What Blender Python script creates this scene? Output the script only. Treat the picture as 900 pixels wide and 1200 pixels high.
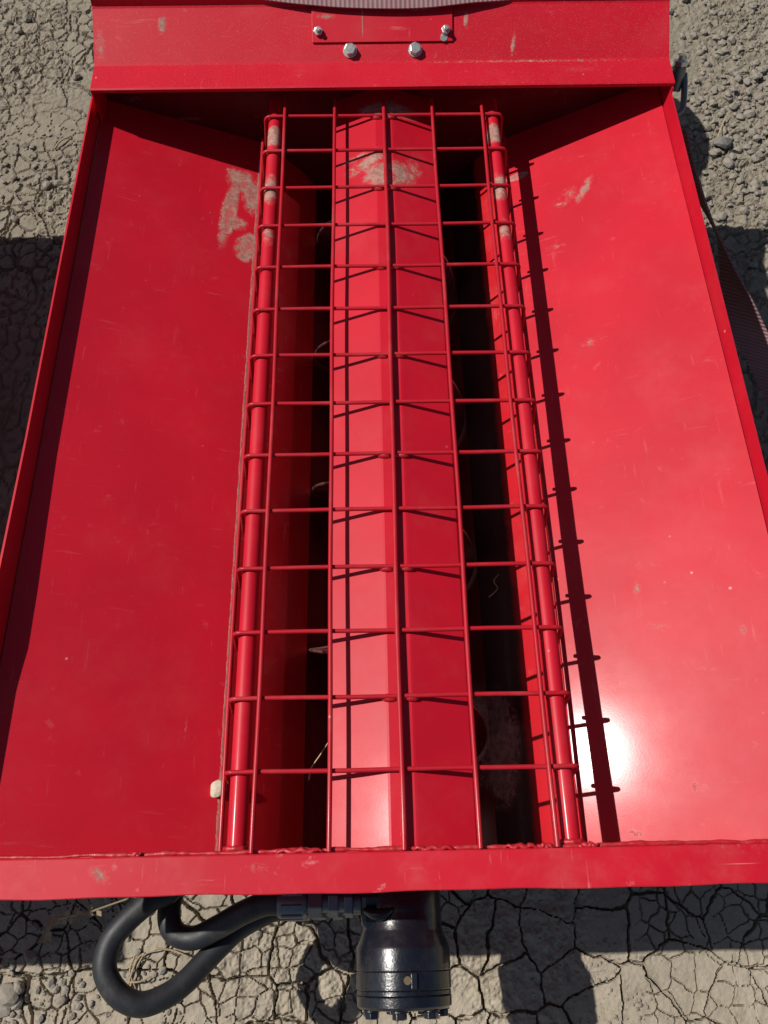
import bpy, bmesh, math, random
import numpy as np
from mathutils import Vector, Matrix

for o in list(bpy.data.objects):
    bpy.data.objects.remove(o, do_unlink=True)
scene = bpy.context.scene
COL = scene.collection
rng = np.random.default_rng(7)
random.seed(7)

# ------------------------------------------------------------------ camera
CAM_P = np.array([-0.02267, -0.15356, 0.90317])
YAW, PITCH, ROLL, FPX = 0.02190, 0.46008, 0.00250, 1001.9     # pixels of a 900 x 1200 picture


def cam_axes():
    cy, sy = math.cos(YAW), math.sin(YAW)
    r = np.array([cy, -sy, 0.0]); h = np.array([sy, cy, 0.0])
    f = math.sin(PITCH) * h + np.array([0, 0, -math.cos(PITCH)])
    u = np.cross(r, f)
    cr, sr = math.cos(ROLL), math.sin(ROLL)
    return cr * r + sr * u, cr * u - sr * r, f


CR, CU, CF = cam_axes()
cd = bpy.data.cameras.new("camera")
cam = bpy.data.objects.new("camera", cd)
COL.objects.link(cam)
cd.sensor_fit = 'VERTICAL'
cd.sensor_height = 36.0
cd.lens = 36.0 * FPX / 1200.0
cd.clip_start = 0.01
cd.clip_end = 200
M = Matrix.Identity(4)
for i in range(3):
    M[i][0], M[i][1], M[i][2], M[i][3] = CR[i], CU[i], -CF[i], CAM_P[i]
cam.matrix_world = M
scene.camera = cam

# ------------------------------------------------------------------ sky, sun, exposure
SUN = np.array([0.745, -0.14, -1.0])
SUN = SUN / np.linalg.norm(SUN)                               # travel direction of the light
elev = math.asin(-SUN[2])
world = bpy.data.worlds.new("World")
scene.world = world
world.use_nodes = True
wn = world.node_tree
bg = wn.nodes["Background"]
sky = wn.nodes.new("ShaderNodeTexSky")
sky.sky_type = 'NISHITA'
sky.sun_disc = False
sky.sun_elevation = elev
sky.sun_rotation = math.atan2(-SUN[0], -SUN[1])
sky.air_density = 1.0
sky.dust_density = 1.0
wn.links.new(sky.outputs[0], bg.inputs[0])
bg.inputs[1].default_value = 0.05
sd = bpy.data.lights.new("sun", 'SUN')
sd.energy = 4.9
sd.angle = math.radians(0.53)
sd.color = (1.0, 0.955, 0.89)
sun = bpy.data.objects.new("sun", sd)
COL.objects.link(sun)
sun.rotation_euler = Vector(SUN).to_track_quat('-Z', 'Y').to_euler()
sun.location = (-2, 0.5, 3)
vs = scene.view_settings
vs.view_transform = 'Standard'
vs.look = 'None'
vs.exposure = -0.08
vs.gamma = 1.0
vs.use_curve_mapping = False


# ------------------------------------------------------------------ pixel -> place (distance from the surface it lies on)
def ray(x, y):
    return CAM_P, CF + CR * ((x - 450) / FPX) + CU * ((600 - y) / FPX)


def onz(x, y, z):
    o, d = ray(x, y)
    return o + (z - o[2]) / d[2] * d


def onplane(x, y, p0, n):
    o, d = ray(x, y)
    n = np.array(n, float)
    return o + ((np.array(p0) - o) @ n) / (d @ n) * d


G_SLOPE = 0.105


def ground_z(y):
    return -0.47 + G_SLOPE * (np.clip(y, -1.2, 2.6) + 0.15)


def onground(x, y):
    return onplane(x, y, [0, -0.15, -0.47], [0, -G_SLOPE, 1])


PMS = {-1: 0.36, 1: 0.47}                                     # slopes of the two big panels
XFS = {-1: 0.4409, 1: 0.43}                                   # where each folds up into its side wall


def panel_z(x):
    return -0.1080 + PMS[-1 if x < 0 else 1] * (abs(x) - 0.2)


def onpanel(x, y, sg):
    return onplane(x, y, [sg * 0.2, 0, -0.1080], [-PMS[sg] * sg, 0, 1])


# ------------------------------------------------------------------ material helpers
class NT:
    def __init__(self, name):
        self.m = bpy.data.materials.new(name)
        self.m.use_nodes = True
        self.t = self.m.node_tree
        self.b = self.t.nodes["Principled BSDF"]
        self.pos = self.t.nodes.new("ShaderNodeNewGeometry").outputs["Position"]

    def n(self, typ, **kw):
        nd = self.t.nodes.new(typ)
        for k, v in kw.items():
            setattr(nd, k, v)
        return nd

    def put(self, sock, v):
        if isinstance(v, (int, float)):
            sock.default_value = v
        elif isinstance(v, (tuple, list)):
            sock.default_value = tuple(v) if len(v) != 3 or sock.type != 'RGBA' else (*v, 1.0)
        else:
            self.t.links.new(v, sock)

    def math(self, op, a, b=0.0, clamp=False):
        nd = self.n("ShaderNodeMath", operation=op, use_clamp=clamp)
        self.put(nd.inputs[0], a); self.put(nd.inputs[1], b)
        return nd.outputs[0]

    def vmath(self, op, a, b=(0, 0, 0)):
        nd = self.n("ShaderNodeVectorMath", operation=op)
        self.put(nd.inputs[0], a); self.put(nd.inputs[1], b)
        return nd.outputs["Value"] if op in ('LENGTH', 'DISTANCE', 'DOT_PRODUCT') else nd.outputs[0]

    def noise(self, scale, detail=4, rough=0.55, dist=0.0, vec=None):
        nd = self.n("ShaderNodeTexNoise")
        self.put(nd.inputs["Vector"], vec if vec is not None else self.pos)
        nd.inputs["Scale"].default_value = scale
        nd.inputs["Detail"].default_value = detail
        nd.inputs["Roughness"].default_value = rough
        nd.inputs["Distortion"].default_value = dist
        return nd.outputs[0]

    def ramp(self, v, lo, hi, a=0.0, b=1.0):
        nd = self.n("ShaderNodeMapRange", interpolation_type='SMOOTHSTEP')
        self.put(nd.inputs[0], v)
        for i, q in zip((1, 2, 3, 4), (lo, hi, a, b)):
            self.put(nd.inputs[i], q)
        return nd.outputs[0]

    def mix(self, f, a, b):
        nd = self.n("ShaderNodeMix", data_type='RGBA')
        self.put(nd.inputs[0], f); self.put(nd.inputs[6], a); self.put(nd.inputs[7], b)
        return nd.outputs[2]

    def stretch(self, s, off=(0, 0, 0), rotz=0.0):
        nd = self.n("ShaderNodeMapping")
        self.put(nd.inputs["Vector"], self.pos)
        nd.inputs["Location"].default_value = off
        nd.inputs["Rotation"].default_value = (0, 0, rotz)
        nd.inputs["Scale"].default_value = s
        return nd.outputs[0]

    def blob(self, c, r, rotz=0.0):
        """1 in the middle of an ellipse round the place c, 0 at its rim"""
        v = self.vmath('SUBTRACT', self.pos, tuple(c))
        if rotz:
            nd = self.n("ShaderNodeVectorRotate", rotation_type='Z_AXIS')
            self.put(nd.inputs["Vector"], v); nd.inputs["Angle"].default_value = rotz
            v = nd.outputs[0]
        v = self.vmath('DIVIDE', v, tuple(r))
        return self.math('SUBTRACT', 1.0, self.vmath('LENGTH', v))

    def bump(self, h, strength, dist, normal=None):
        nd = self.n("ShaderNodeBump")
        nd.inputs["Strength"].default_value = strength
        nd.inputs["Distance"].default_value = dist
        self.put(nd.inputs["Height"], h)
        if normal is not None:
            self.t.links.new(normal, nd.inputs["Normal"])
        return nd.outputs[0]

    def set(self, **kw):
        for k, v in kw.items():
            self.put(self.b.inputs[k.replace("_", " ")], v)


DUST = (0.36, 0.30, 0.23)


def red_paint(name, smears=(), scuff=0.0, dusty=0.10, base=(0.49, 0.0062, 0.0205), speck=0.0, outline=0.0, ridge_shade=False):
    """Gloss red enamel; smears = (centre, radii, rot, noise scale, bias): patches of dried mud or dust"""
    m = NT(name)
    big = m.noise(6.0, 3)
    col = m.mix(m.ramp(big, 0.3, 0.7), tuple(c * 0.93 for c in base), tuple(min(1, c * 1.06) for c in base))
    # thin dust film
    film = m.math('MULTIPLY', m.ramp(m.noise(9.0, 6, 0.7), 0.45, 0.8), dusty)
    col = m.mix(film, col, (0.55, 0.16, 0.15))
    # tiny pale specks and dots
    vor = m.n("ShaderNodeTexVoronoi", feature='F1')
    m.put(vor.inputs["Vector"], m.pos); vor.inputs["Scale"].default_value = 42
    spot = m.math('MULTIPLY', m.ramp(vor.outputs["Distance"], 0.05, 0.10, 1, 0), m.ramp(m.noise(13, 2), 0.60, 0.66))
    col = m.mix(m.math('MULTIPLY', spot, 0.55), col, (0.62, 0.38, 0.34))
    # fine scratches
    if scuff > 0:
        tot = None
        for sc, off, rot in (((10, 160, 40), (1, 2, 3), 0.15), ((190, 14, 40), (4, 1, 2), 0.3), ((60, 60, 60), (0, 5, 1), 0)):
            nz = m.noise(1.0, 5, 0.65, 0.3, m.stretch(sc, off, rot))
            f = m.math('MULTIPLY', m.ramp(nz, 0.60, 0.72), m.ramp(m.noise(14, 4, 0.6, 0, m.stretch((1, 1.6, 1), off)), 0.48, 0.62))
            tot = f if tot is None else m.math('MAXIMUM', tot, f)
        col = m.mix(m.math('MULTIPLY', tot, scuff), col, (0.66, 0.26, 0.25))
    mud = None; halo = None
    fine = m.noise(340, 4, 0.7)
    for c, r, rot, sc, bias in smears:
        b = m.blob(c, r, rot)
        nz = m.noise(sc, 9, 0.72, 0.6)
        v = m.math('ADD', b, m.math('MULTIPLY', m.math('SUBTRACT', nz, 0.5), 2.4))
        v = m.math('ADD', v, m.math('MULTIPLY', m.math('SUBTRACT', fine, 0.5), 0.55))
        edge = m.ramp(b, 0.0, 0.25)
        f = m.math('MULTIPLY', m.ramp(v, bias, bias + 0.25), edge)
        if outline:
            f = m.math('MULTIPLY', f, m.ramp(v, bias + 0.30, bias + 0.75, 1.0, 1.0 - outline))
        h = m.math('MULTIPLY', m.ramp(v, bias - 0.35, bias + 0.3), edge)
        mud = f if mud is None else m.math('MAXIMUM', mud, f)
        halo = h if halo is None else m.math('MAXIMUM', halo, h)
    rough = m.math('ADD', 0.44, m.math('MULTIPLY', m.noise(25, 5, 0.6), 0.10))
    coat = 0.10
    peel = m.noise(420.0, 2, 0.5)
    nrm = m.bump(peel, 0.018, 0.0005)
    wav = m.bump(m.noise(4.0, 2, 0.4), 0.10, 0.004, nrm)
    if speck > 0:
        sp = m.ramp(m.noise(520, 2, 0.5), 0.58, 0.66)
        col = m.mix(m.math('MULTIPLY', sp, speck), col, (0.55, 0.30, 0.27))
    if ridge_shade:                                               # ridge's shade painted as a dark band low on the trough side
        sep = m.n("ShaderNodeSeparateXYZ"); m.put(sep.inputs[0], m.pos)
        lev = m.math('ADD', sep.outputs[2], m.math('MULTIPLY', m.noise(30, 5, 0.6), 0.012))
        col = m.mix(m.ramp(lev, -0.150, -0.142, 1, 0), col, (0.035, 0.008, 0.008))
    if mud is not None:
        mudc = m.mix(m.ramp(m.noise(110, 6, 0.7), 0.3, 0.7), (0.16, 0.13, 0.10), (0.42, 0.355, 0.28))
        col = m.mix(m.math('MULTIPLY', halo, 0.35), col, (0.50, 0.22, 0.19))
        col = m.mix(m.math('MULTIPLY', mud, 0.66), col, mudc)
        rough = m.math('ADD', rough, m.math('MULTIPLY', mud, 0.5), True)
        coat = m.math('MULTIPLY', m.math('SUBTRACT', 1.0, mud), 0.10)
        wav = m.bump(m.math('MULTIPLY', mud, m.math('ADD', 0.6, m.noise(260, 4))), 0.35, 0.0015, wav)
    m.set(Base_Color=col, Roughness=rough, Coat_Weight=coat, Coat_Roughness=m.math('ADD', 0.10, m.math('MULTIPLY', m.noise(45, 7, 0.7), 0.07)), Normal=wav, Coat_Normal=wav)
    m.b.inputs["Specular IOR Level"].default_value = 0.24
    return m.m


def plain(name, col, rough=0.5, metal=0.0, vary=0.15, scale=40, bump=0.15, bdist=0.001, dust=0.0, coat=0.0):
    m = NT(name)
    c = m.mix(m.noise(scale, 5, 0.6), tuple(q * (1 - vary) for q in col), tuple(min(1, q * (1 + vary)) for q in col))
    if dust:
        f = m.math('MULTIPLY', m.ramp(m.noise(scale * 0.6, 7, 0.7), 0.45, 0.75), dust)
        c = m.mix(f, c, DUST)
    m.set(Base_Color=c, Metallic=metal, Roughness=m.math('ADD', rough, m.math('MULTIPLY', m.math('SUBTRACT', m.noise(scale * 1.7, 4), 0.5), 0.2), True),
          Normal=m.bump(m.noise(scale * 6, 4, 0.6), bump, bdist), Coat_Weight=coat)
    return m.m


# ------------------------------------------------------------------ mesh helpers
def thing(name, loc, label, cat, group=None):
    o = bpy.data.objects.new(name, None)
    o.empty_display_size = 0.05
    COL.objects.link(o)
    o.location = loc
    o["label"] = label; o["category"] = cat
    if group:
        o["group"] = group
    return o


def world_loc(o):
    v = Vector((0, 0, 0))
    while o is not None:
        v = v + o.location
        o = o.parent
    return v


def link(name, me, parent=None, loc=None):
    o = bpy.data.objects.new(name, me)
    COL.objects.link(o)
    if parent is not None:
        o.parent = parent
    if loc is not None:
        o.location = Vector(loc) - (world_loc(parent) if parent is not None else Vector((0, 0, 0)))
    return o


def make(name, verts, faces, mat, parent=None, smooth=False, bevel=0.0, origin=None):
    """world-space verts -> object whose own origin is its centre"""
    V = np.array(verts, float)
    c = (V.min(0) + V.max(0)) / 2 if origin is None else np.array(origin, float)
    me = bpy.data.meshes.new(name)
    me.from_pydata([tuple(v) for v in (V - c)], [], [tuple(f) for f in faces])
    bm = bmesh.new(); bm.from_mesh(me)
    bmesh.ops.recalc_face_normals(bm, faces=bm.faces)
    bm.to_mesh(me); bm.free()
    me.materials.append(mat)
    if smooth:
        me.polygons.foreach_set("use_smooth", [True] * len(me.polygons))
    o = link(name, me, parent, c)
    if bevel:
        b = o.modifiers.new("bevel", 'BEVEL')
        b.width = bevel; b.segments = 2; b.limit_method = 'ANGLE'; b.angle_limit = math.radians(35)
        b.harden_normals = False
    return o


def prism(poly, d):
    P = [np.array(q, float) for q in poly]
    n = len(P)
    V = P + [q + np.array(d, float) for q in P]
    F = [list(range(n))[::-1], list(range(n, 2 * n))] + [[i, (i + 1) % n, n + (i + 1) % n, n + i] for i in range(n)]
    return V, F


def box(x0, x1, y0, y1, z0, z1):
    return prism([(x0, y0, z0), (x1, y0, z0), (x1, y1, z0), (x0, y1, z0)], (0, 0, z1 - z0))


def sheet_profile(prof, t, x0, x1, axis='x'):
    """open profile (a, z) thickened downwards by t and run along an axis"""
    P = [np.array(q, float) for q in prof]
    nrm = []
    for i in range(len(P)):
        a = P[max(0, i - 1)]; b = P[min(len(P) - 1, i + 1)]
        d = (b - a) / np.linalg.norm(b - a)
        nrm.append(np.array([d[1], -d[0]]))
    Q = [q + n * t for q, n in zip(P, nrm)]
    loop = P + Q[::-1]
    if axis == 'x':
        return prism([(x0, q[0], q[1]) for q in loop], (x1 - x0, 0, 0)), len(P)
    return prism([(q[0], x0, q[1]) for q in loop], (0, x1 - x0, 0)), len(P)


def strip_faces(nprof):
    n = nprof * 2
    F = []
    for i in range(nprof - 1):                        # end caps as quads
        a, b, c, d = i, i + 1, n - 2 - i, n - 1 - i
        F.append([d, c, b, a]); F.append([n + a, n + b, n + c, n + d])
    F += [[i, (i + 1) % n, n + (i + 1) % n, n + i] for i in range(n)]
    return F


def frames(P):
    P = np.array(P, float)
    T = np.gradient(P, axis=0)
    T /= np.linalg.norm(T, axis=1)[:, None]
    up = np.array([0, 0, 1.0]) if abs(T[0][2]) < 0.9 else np.array([1.0, 0, 0])
    N = []
    n = up - T[0] * (up @ T[0]); n /= np.linalg.norm(n)
    for t in T:
        n = n - t * (n @ t); n /= np.linalg.norm(n); N.append(n.copy())
    N = np.array(N)
    return P, T, N, np.cross(T, N)


def tube(P, r, seg=10, caps=True):
    P, T, N, B = frames(P)
    r = np.broadcast_to(np.array(r, float), (len(P),))
    V = []; F = []
    for i in range(len(P)):
        for k in range(seg):
            a = 2 * math.pi * k / seg
            V.append(P[i] + r[i] * (math.cos(a) * N[i] + math.sin(a) * B[i]))
    for i in range(len(P) - 1):
        for k in range(seg):
            k2 = (k + 1) % seg
            F.append([i * seg + k, i * seg + k2, (i + 1) * seg + k2, (i + 1) * seg + k])
    if caps:
        F.append(list(range(seg))[::-1]); F.append(list(range((len(P) - 1) * seg, len(P) * seg)))
    return V, F


def lathe_y(prof, cx, cz, seg=48):
    """profile of (y, r) turned about the line x=cx, z=cz"""
    V = []; F = []
    for y, r in prof:
        for k in range(seg):
            a = 2 * math.pi * k / seg
            V.append((cx + r * math.cos(a), y, cz + r * math.sin(a)))
    for i in range(len(prof) - 1):
        for k in range(seg):
            k2 = (k + 1) % seg
            F.append([i * seg + k, i * seg + k2, (i + 1) * seg + k2, (i + 1) * seg + k])
    F.append(list(range(seg))); F.append(list(range((len(prof) - 1) * seg, len(prof) * seg)))
    return V, F


def catmull(P, n=10):
    P = np.array(P, float)
    P = np.vstack([2 * P[0] - P[1], P, 2 * P[-1] - P[-2]])
    out = []
    for i in range(1, len(P) - 2):
        for k in range(n):
            t = k / n
            a, b, c, d = P[i - 1:i + 3]
            out.append(0.5 * (2 * b + (c - a) * t + (2 * a - 5 * b + 4 * c - d) * t * t + (3 * b - a - 3 * c + d) * t ** 3))
    out.append(P[-2])
    return np.array(out)


def merge(parts):
    V = []; F = []
    for v, f in parts:
        o = len(V); V += list(v); F += [[i + o for i in q] for q in f]
    return V, F


def smooth_angle(o, deg=40):
    me = o.data
    me.polygons.foreach_set("use_smooth", [True] * len(me.polygons))
    me.set_sharp_from_angle(angle=math.radians(deg))


# ------------------------------------------------------------------ materials
P = onpanel
mud_left = []
for px, py, rx, ry, rot, b in ((268, 250, 0.014, 0.085, 0.10, 0.15), (285, 214, 0.030, 0.030, 0, 0.25), (297, 232, 0.022, 0.045, 0, 0.35),
                               (290, 290, 0.022, 0.034, 0.2, 0.12), (278, 262, 0.02, 0.018, 0, 0.3), (276, 205, 0.02, 0.018, 0, 0.3)):
    c = onpanel(px, py, -1)
    mud_left.append((c, (rx, ry, 0.05), rot, 60, b))
c = onpanel(218, 850, -1)
mud_left.append((c, (0.004, 0.045, 0.05), 0.05, 160, 0.95))
for i, (x0, z0) in enumerate([(-0.203, -0.106)]):             # grime line where panel folds into the trough
    mud_left.append(((-0.2025, 0.42, -0.107), (0.0045, 1.6, 0.02), 0, 40, 0.05))
mud_right = []
for px, py, rx, ry, rot, b in ((668, 226, 0.040, 0.040, 0.3, 0.95), (684, 222, 0.010, 0.035, 0.5, 0.45), (655, 240, 0.03, 0.012, 0.2, 0.8), (606, 207, 0.02, 0.008, 0, -0.2),
                               (690, 405, 0.022, 0.016, 0, 0.85), (650, 290, 0.04, 0.016, 0.2, 0.9), (745, 692, 0.008, 0.012, 0, 0.6),
                               (770, 735, 0.05, 0.014, 0.4, 1.0), (820, 922, 0.022, 0.018, 0, 1.0), (745, 975, 0.012, 0.010, 0, 0.7), (870, 740, 0.006, 0.012, 0, 0.7)):
    c = onpanel(px, py, 1)
    mud_right.append((c, (rx, ry, 0.05), rot, 90, b))

RED = red_paint("red_paint")
RED_L = red_paint("red_paint_left_panel", mud_left, dusty=0.08, outline=0.85, scuff=0.10)
RED_R = red_paint("red_paint_right_panel", mud_right, dusty=0.12, outline=0.5, scuff=0.14)
cr_ = onz(440, 205, -0.01); cr2 = onz(478, 205, -0.01)
rd = []
for px, py, rx, ry, rot, b in ((432, 190, 0.050, 0.022, -0.5, 0.45), (445, 205, 0.030, 0.030, 0, 0.30), (470, 205, 0.030, 0.036, 0, 0.40), (485, 195, 0.020, 0.040, 0, 0.65), (415, 183, 0.040, 0.012, -0.3, 0.55), (448, 218, 0.026, 0.018, 0, 0.35)):
    c = onz(px, py, -0.012)
    rd.append((c, (rx, ry, 0.04), rot, 75, b))
RED_RIDGE = red_paint("red_paint_ridge", rd + [((0.02, 0.995, -0.008), (0.06, 0.022, 0.03), 0, 70, 0.3), ((-0.02, 1.0, -0.006), (0.04, 0.015, 0.03), 0, 90, 0.4)], dusty=0.12)
tl = []
for sg in (-1, 1):
    for yy, ry, b in ((0.937, 0.024, 0.0), (0.825, 0.034, 0.25), (0.74, 0.03, 0.6)):
        tl.append(((sg * 0.168, yy, -0.004), (0.02, ry, 0.02), 0, 80, b))
RED_TUBE = red_paint("red_paint_tube", tl, dusty=0.12)
RED_WIRE = red_paint("red_paint_wire", [], dusty=0.25, base=(0.40, 0.008, 0.018))
RED_FLANGE = red_paint("red_paint_flange", [((onz(118, 1022, 0)[0], -0.095, 0.0), (0.022, 0.010, 0.05), 0.5, 160, 0.65), ((-0.14, -0.094, 0.0), (0.05, 0.010, 0.05), 0.2, 160, 1.0)], scuff=0.5, dusty=0.3)
RED_COVER = red_paint("red_paint_cover", [((-0.430, 1.072, 0.05), (0.016, 0.045, 0.06), 0, 150, 0.75), ((-0.335, 1.095, 0.065), (0.008, 0.016, 0.05), 0.2, 90, 0.35), ((0.22, 1.042, 0.037), (0.40, 0.006, 0.03), 0, 260, 0.85), ((0.30, 1.022, 0.037), (0.14, 0.03, 0.03), 0, 420, 1.15),
                                          ((0.20, 1.065, 0.05), (0.004, 0.02, 0.05), 0.15, 120, 0.35), ((0.128, 1.097, 0.06), (0.005, 0.014, 0.05), 0, 120, 0.35)], scuff=0.22, dusty=0.12, speck=0.10)
RED_PLATE = red_paint("red_paint_access_plate", [((-0.085, 1.100, 0.07), (0.026, 0.006, 0.05), 0, 240, 0.6), ((0.055, 1.108, 0.07), (0.04, 0.005, 0.05), 0, 240, 0.65), ((-0.03, 1.095, 0.07), (0.0012, 0.03, 0.05), 0, 160, 0.3)], scuff=0.3)
RED_INNER = red_paint("red_paint_trough", [], scuff=0.3, dusty=0.2, base=(0.50, 0.006, 0.014))
RED_TROUGH_R = red_paint("red_paint_dusty_trough", [((0.128, 0.055, -0.188), (0.035, 0.085, 0.05), 0, 60, 0.10)], scuff=0.2, dusty=0.2, base=(0.46, 0.006, 0.014), ridge_shade=True)
RED_REAR_SHADE = red_paint("red_paint_rear_shade", [], scuff=0.2, dusty=0.1, base=(0.10, 0.004, 0.006))  # red darkened to paint in the shade under the rear cover
LINER = None


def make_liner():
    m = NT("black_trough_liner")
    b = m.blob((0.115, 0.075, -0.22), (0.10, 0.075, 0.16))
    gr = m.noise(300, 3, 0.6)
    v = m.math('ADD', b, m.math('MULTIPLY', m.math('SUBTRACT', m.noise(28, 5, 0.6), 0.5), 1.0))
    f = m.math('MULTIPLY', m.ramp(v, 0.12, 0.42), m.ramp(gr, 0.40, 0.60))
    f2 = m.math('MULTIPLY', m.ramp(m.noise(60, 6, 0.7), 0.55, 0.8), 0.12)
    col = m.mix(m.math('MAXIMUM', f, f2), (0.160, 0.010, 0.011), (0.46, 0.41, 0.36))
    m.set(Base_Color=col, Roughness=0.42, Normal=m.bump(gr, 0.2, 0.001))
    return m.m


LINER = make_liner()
AUGER = plain("dirty_red_auger_steel", (0.12, 0.012, 0.012), 0.55, 0.0, 0.4, 30, 0.3, 0.001, dust=0.35)
WORN = plain("worn_bright_steel", (0.55, 0.50, 0.45), 0.3, 0.9, 0.2, 60)
ZINC = plain("zinc_plated_steel", (0.62, 0.62, 0.58), 0.34, 0.85, 0.2, 160, 0.2, 0.0006, dust=0.2)
ZINC_DARK = plain("dull_zinc_fitting", (0.16, 0.18, 0.20), 0.4, 0.6, 0.2, 90, 0.1)
MOTOR = plain("black_motor_enamel", (0.006, 0.008, 0.014), 0.26, 0.0, 0.3, 60, 0.22, 0.0010, dust=0.04, coat=0.4)
BRASS = plain("dull_yellow_plug", (0.12, 0.09, 0.05), 0.5, 0.3)
RUBBER = plain("black_rubber_hose", (0.014, 0.016, 0.020), 0.55, 0.0, 0.2, 50, 0.3, 0.0006, dust=0.10)
WELD = plain("painted_weld", (0.42, 0.010, 0.018), 0.38, 0.0, 0.2, 150, 0.4, 0.001, dust=0.15, coat=0.3)
STRAW = plain("dry_straw", (0.45, 0.36, 0.20), 0.7)
TWIG = plain("dry_twig", (0.34, 0.26, 0.16), 0.8)
STONE = plain("grey_brown_stone", (0.25, 0.222, 0.182), 0.85, 0, 0.35, 70, 0.5, 0.002)
STONE_D = plain("dark_grey_stone", (0.15, 0.14, 0.13), 0.8, 0, 0.3, 60, 0.4, 0.002)
CHIP = plain("pale_stone", (0.55, 0.48, 0.36), 0.8, 0, 0.2, 120, 0.4, 0.001)


def strap_mat(name, col):
    m = NT(name)
    w = m.n("ShaderNodeTexWave", wave_type='BANDS', bands_direction='X')
    tc = m.n("ShaderNodeTexCoord")
    m.put(w.inputs["Vector"], tc.outputs["UV"])
    w.inputs["Scale"].default_value = 7.5
    w.inputs["Distortion"].default_value = 0.3
    c = m.mix(w.outputs["Fac"], tuple(q * 0.62 for q in col), col)
    c = m.mix(m.math('MULTIPLY', m.ramp(m.noise(30, 6, 0.7), 0.4, 0.8), 0.5), c, (0.30, 0.24, 0.20))
    m.set(Base_Color=c, Roughness=0.85, Normal=m.bump(w.outputs["Fac"], 0.6, 0.0015))
    return m.m


STRAP = strap_mat("mauve_webbing", (0.32, 0.17, 0.18))


def ground_mat():
    m = NT("dry_cracked_earth")
    big = m.noise(1.7, 4, 0.6)
    mid = m.noise(14, 6, 0.65)
    fine = m.noise(160, 5, 0.7)
    c = m.mix(m.ramp(mid, 0.3, 0.7), (0.298, 0.254, 0.190), (0.388, 0.338, 0.262))
    c = m.mix(m.math('MULTIPLY', m.ramp(big, 0.42, 0.62), 0.45), c, (0.200, 0.176, 0.140))
    c = m.mix(m.math('MULTIPLY', m.ramp(fine, 0.35, 0.75), 0.4), c, (0.44, 0.385, 0.300))
    sep = m.n("ShaderNodeSeparateXYZ"); m.put(sep.inputs[0], m.pos)   # greyer, looser soil away from the front
    c = m.mix(m.math('MULTIPLY', m.ramp(sep.outputs[1], 0.2, 0.9), 0.5), c, (0.165, 0.145, 0.112))
    h = m.math('ADD', m.math('MULTIPLY', fine, 0.6), m.noise(60, 5, 0.7))
    m.set(Base_Color=c, Roughness=0.95, Normal=m.bump(h, 0.55, 0.004))
    m.b.inputs["Specular IOR Level"].default_value = 0.15
    return m.m


EARTH = ground_mat()


# ------------------------------------------------------------------ ground: dried mud with real cracks
def hash2(ix, iy, k):
    h = (ix.astype(np.int64) * 374761393 + iy.astype(np.int64) * 668265263 + k * 1442695041) & 0xffffffff
    h = ((h ^ (h >> 13)) * 1274126177) & 0xffffffff
    h = (h ^ (h >> 16)) & 0xffffffff
    return h / 4294967295.0


def vnoise(x, y, k=0):
    ix = np.floor(x); iy = np.floor(y); fx = x - ix; fy = y - iy
    fx = fx * fx * (3 - 2 * fx); fy = fy * fy * (3 - 2 * fy)
    a = hash2(ix, iy, k); b = hash2(ix + 1, iy, k); c = hash2(ix, iy + 1, k); d = hash2(ix + 1, iy + 1, k)
    return (a * (1 - fx) + b * fx) * (1 - fy) + (c * (1 - fx) + d * fx) * fy - 0.5


def fbm(x, y, o=4, k=0, gain=0.5):
    s = np.zeros_like(x); amp = 1.0
    for i in range(o):
        s += amp * vnoise(x, y, k + i * 17); x = x * 2.03; y = y * 2.03; amp *= gain
    return s


def cracks(x, y, cell, k, jit=0.85):
    """distance in metres to the nearest edge of a jittered cell pattern, and the cell's own random number"""
    u = x / cell; v = y / cell
    iu = np.floor(u); iv = np.floor(v)
    f1 = np.full_like(u, 9e9); c1x = np.zeros_like(u); c1y = np.zeros_like(u); idv = np.zeros_like(u)
    for dx in (-1, 0, 1):
        for dy in (-1, 0, 1):
            a = iu + dx; b = iv + dy
            px = a + 0.5 + jit * (hash2(a, b, k) - 0.5); py = b + 0.5 + jit * (hash2(a, b, k + 1) - 0.5)
            d = (px - u) ** 2 + (py - v) ** 2
            s = d < f1
            f1 = np.where(s, d, f1); c1x = np.where(s, px, c1x); c1y = np.where(s, py, c1y); idv = np.where(s, hash2(a, b, k + 2), idv)
    e = np.full_like(u, 9e9)
    for dx in (-2, -1, 0, 1, 2):
        for dy in (-2, -1, 0, 1, 2):
            a = iu + dx; b = iv + dy
            px = a + 0.5 + jit * (hash2(a, b, k) - 0.5); py = b + 0.5 + jit * (hash2(a, b, k + 1) - 0.5)
            nx = px - c1x; ny = py - c1y
            L = np.sqrt(nx * nx + ny * ny)
            ok = L > 1e-6
            L = np.where(ok, L, 1)
            d = ((px + c1x) / 2 - u) * nx / L + ((py + c1y) / 2 - v) * ny / L
            e = np.where(ok & (d < e), d, e)
    return e * cell, idv


def sstep(a, b, x):
    t = np.clip((x - a) / (b - a), 0, 1)
    return t * t * (3 - 2 * t)


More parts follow.
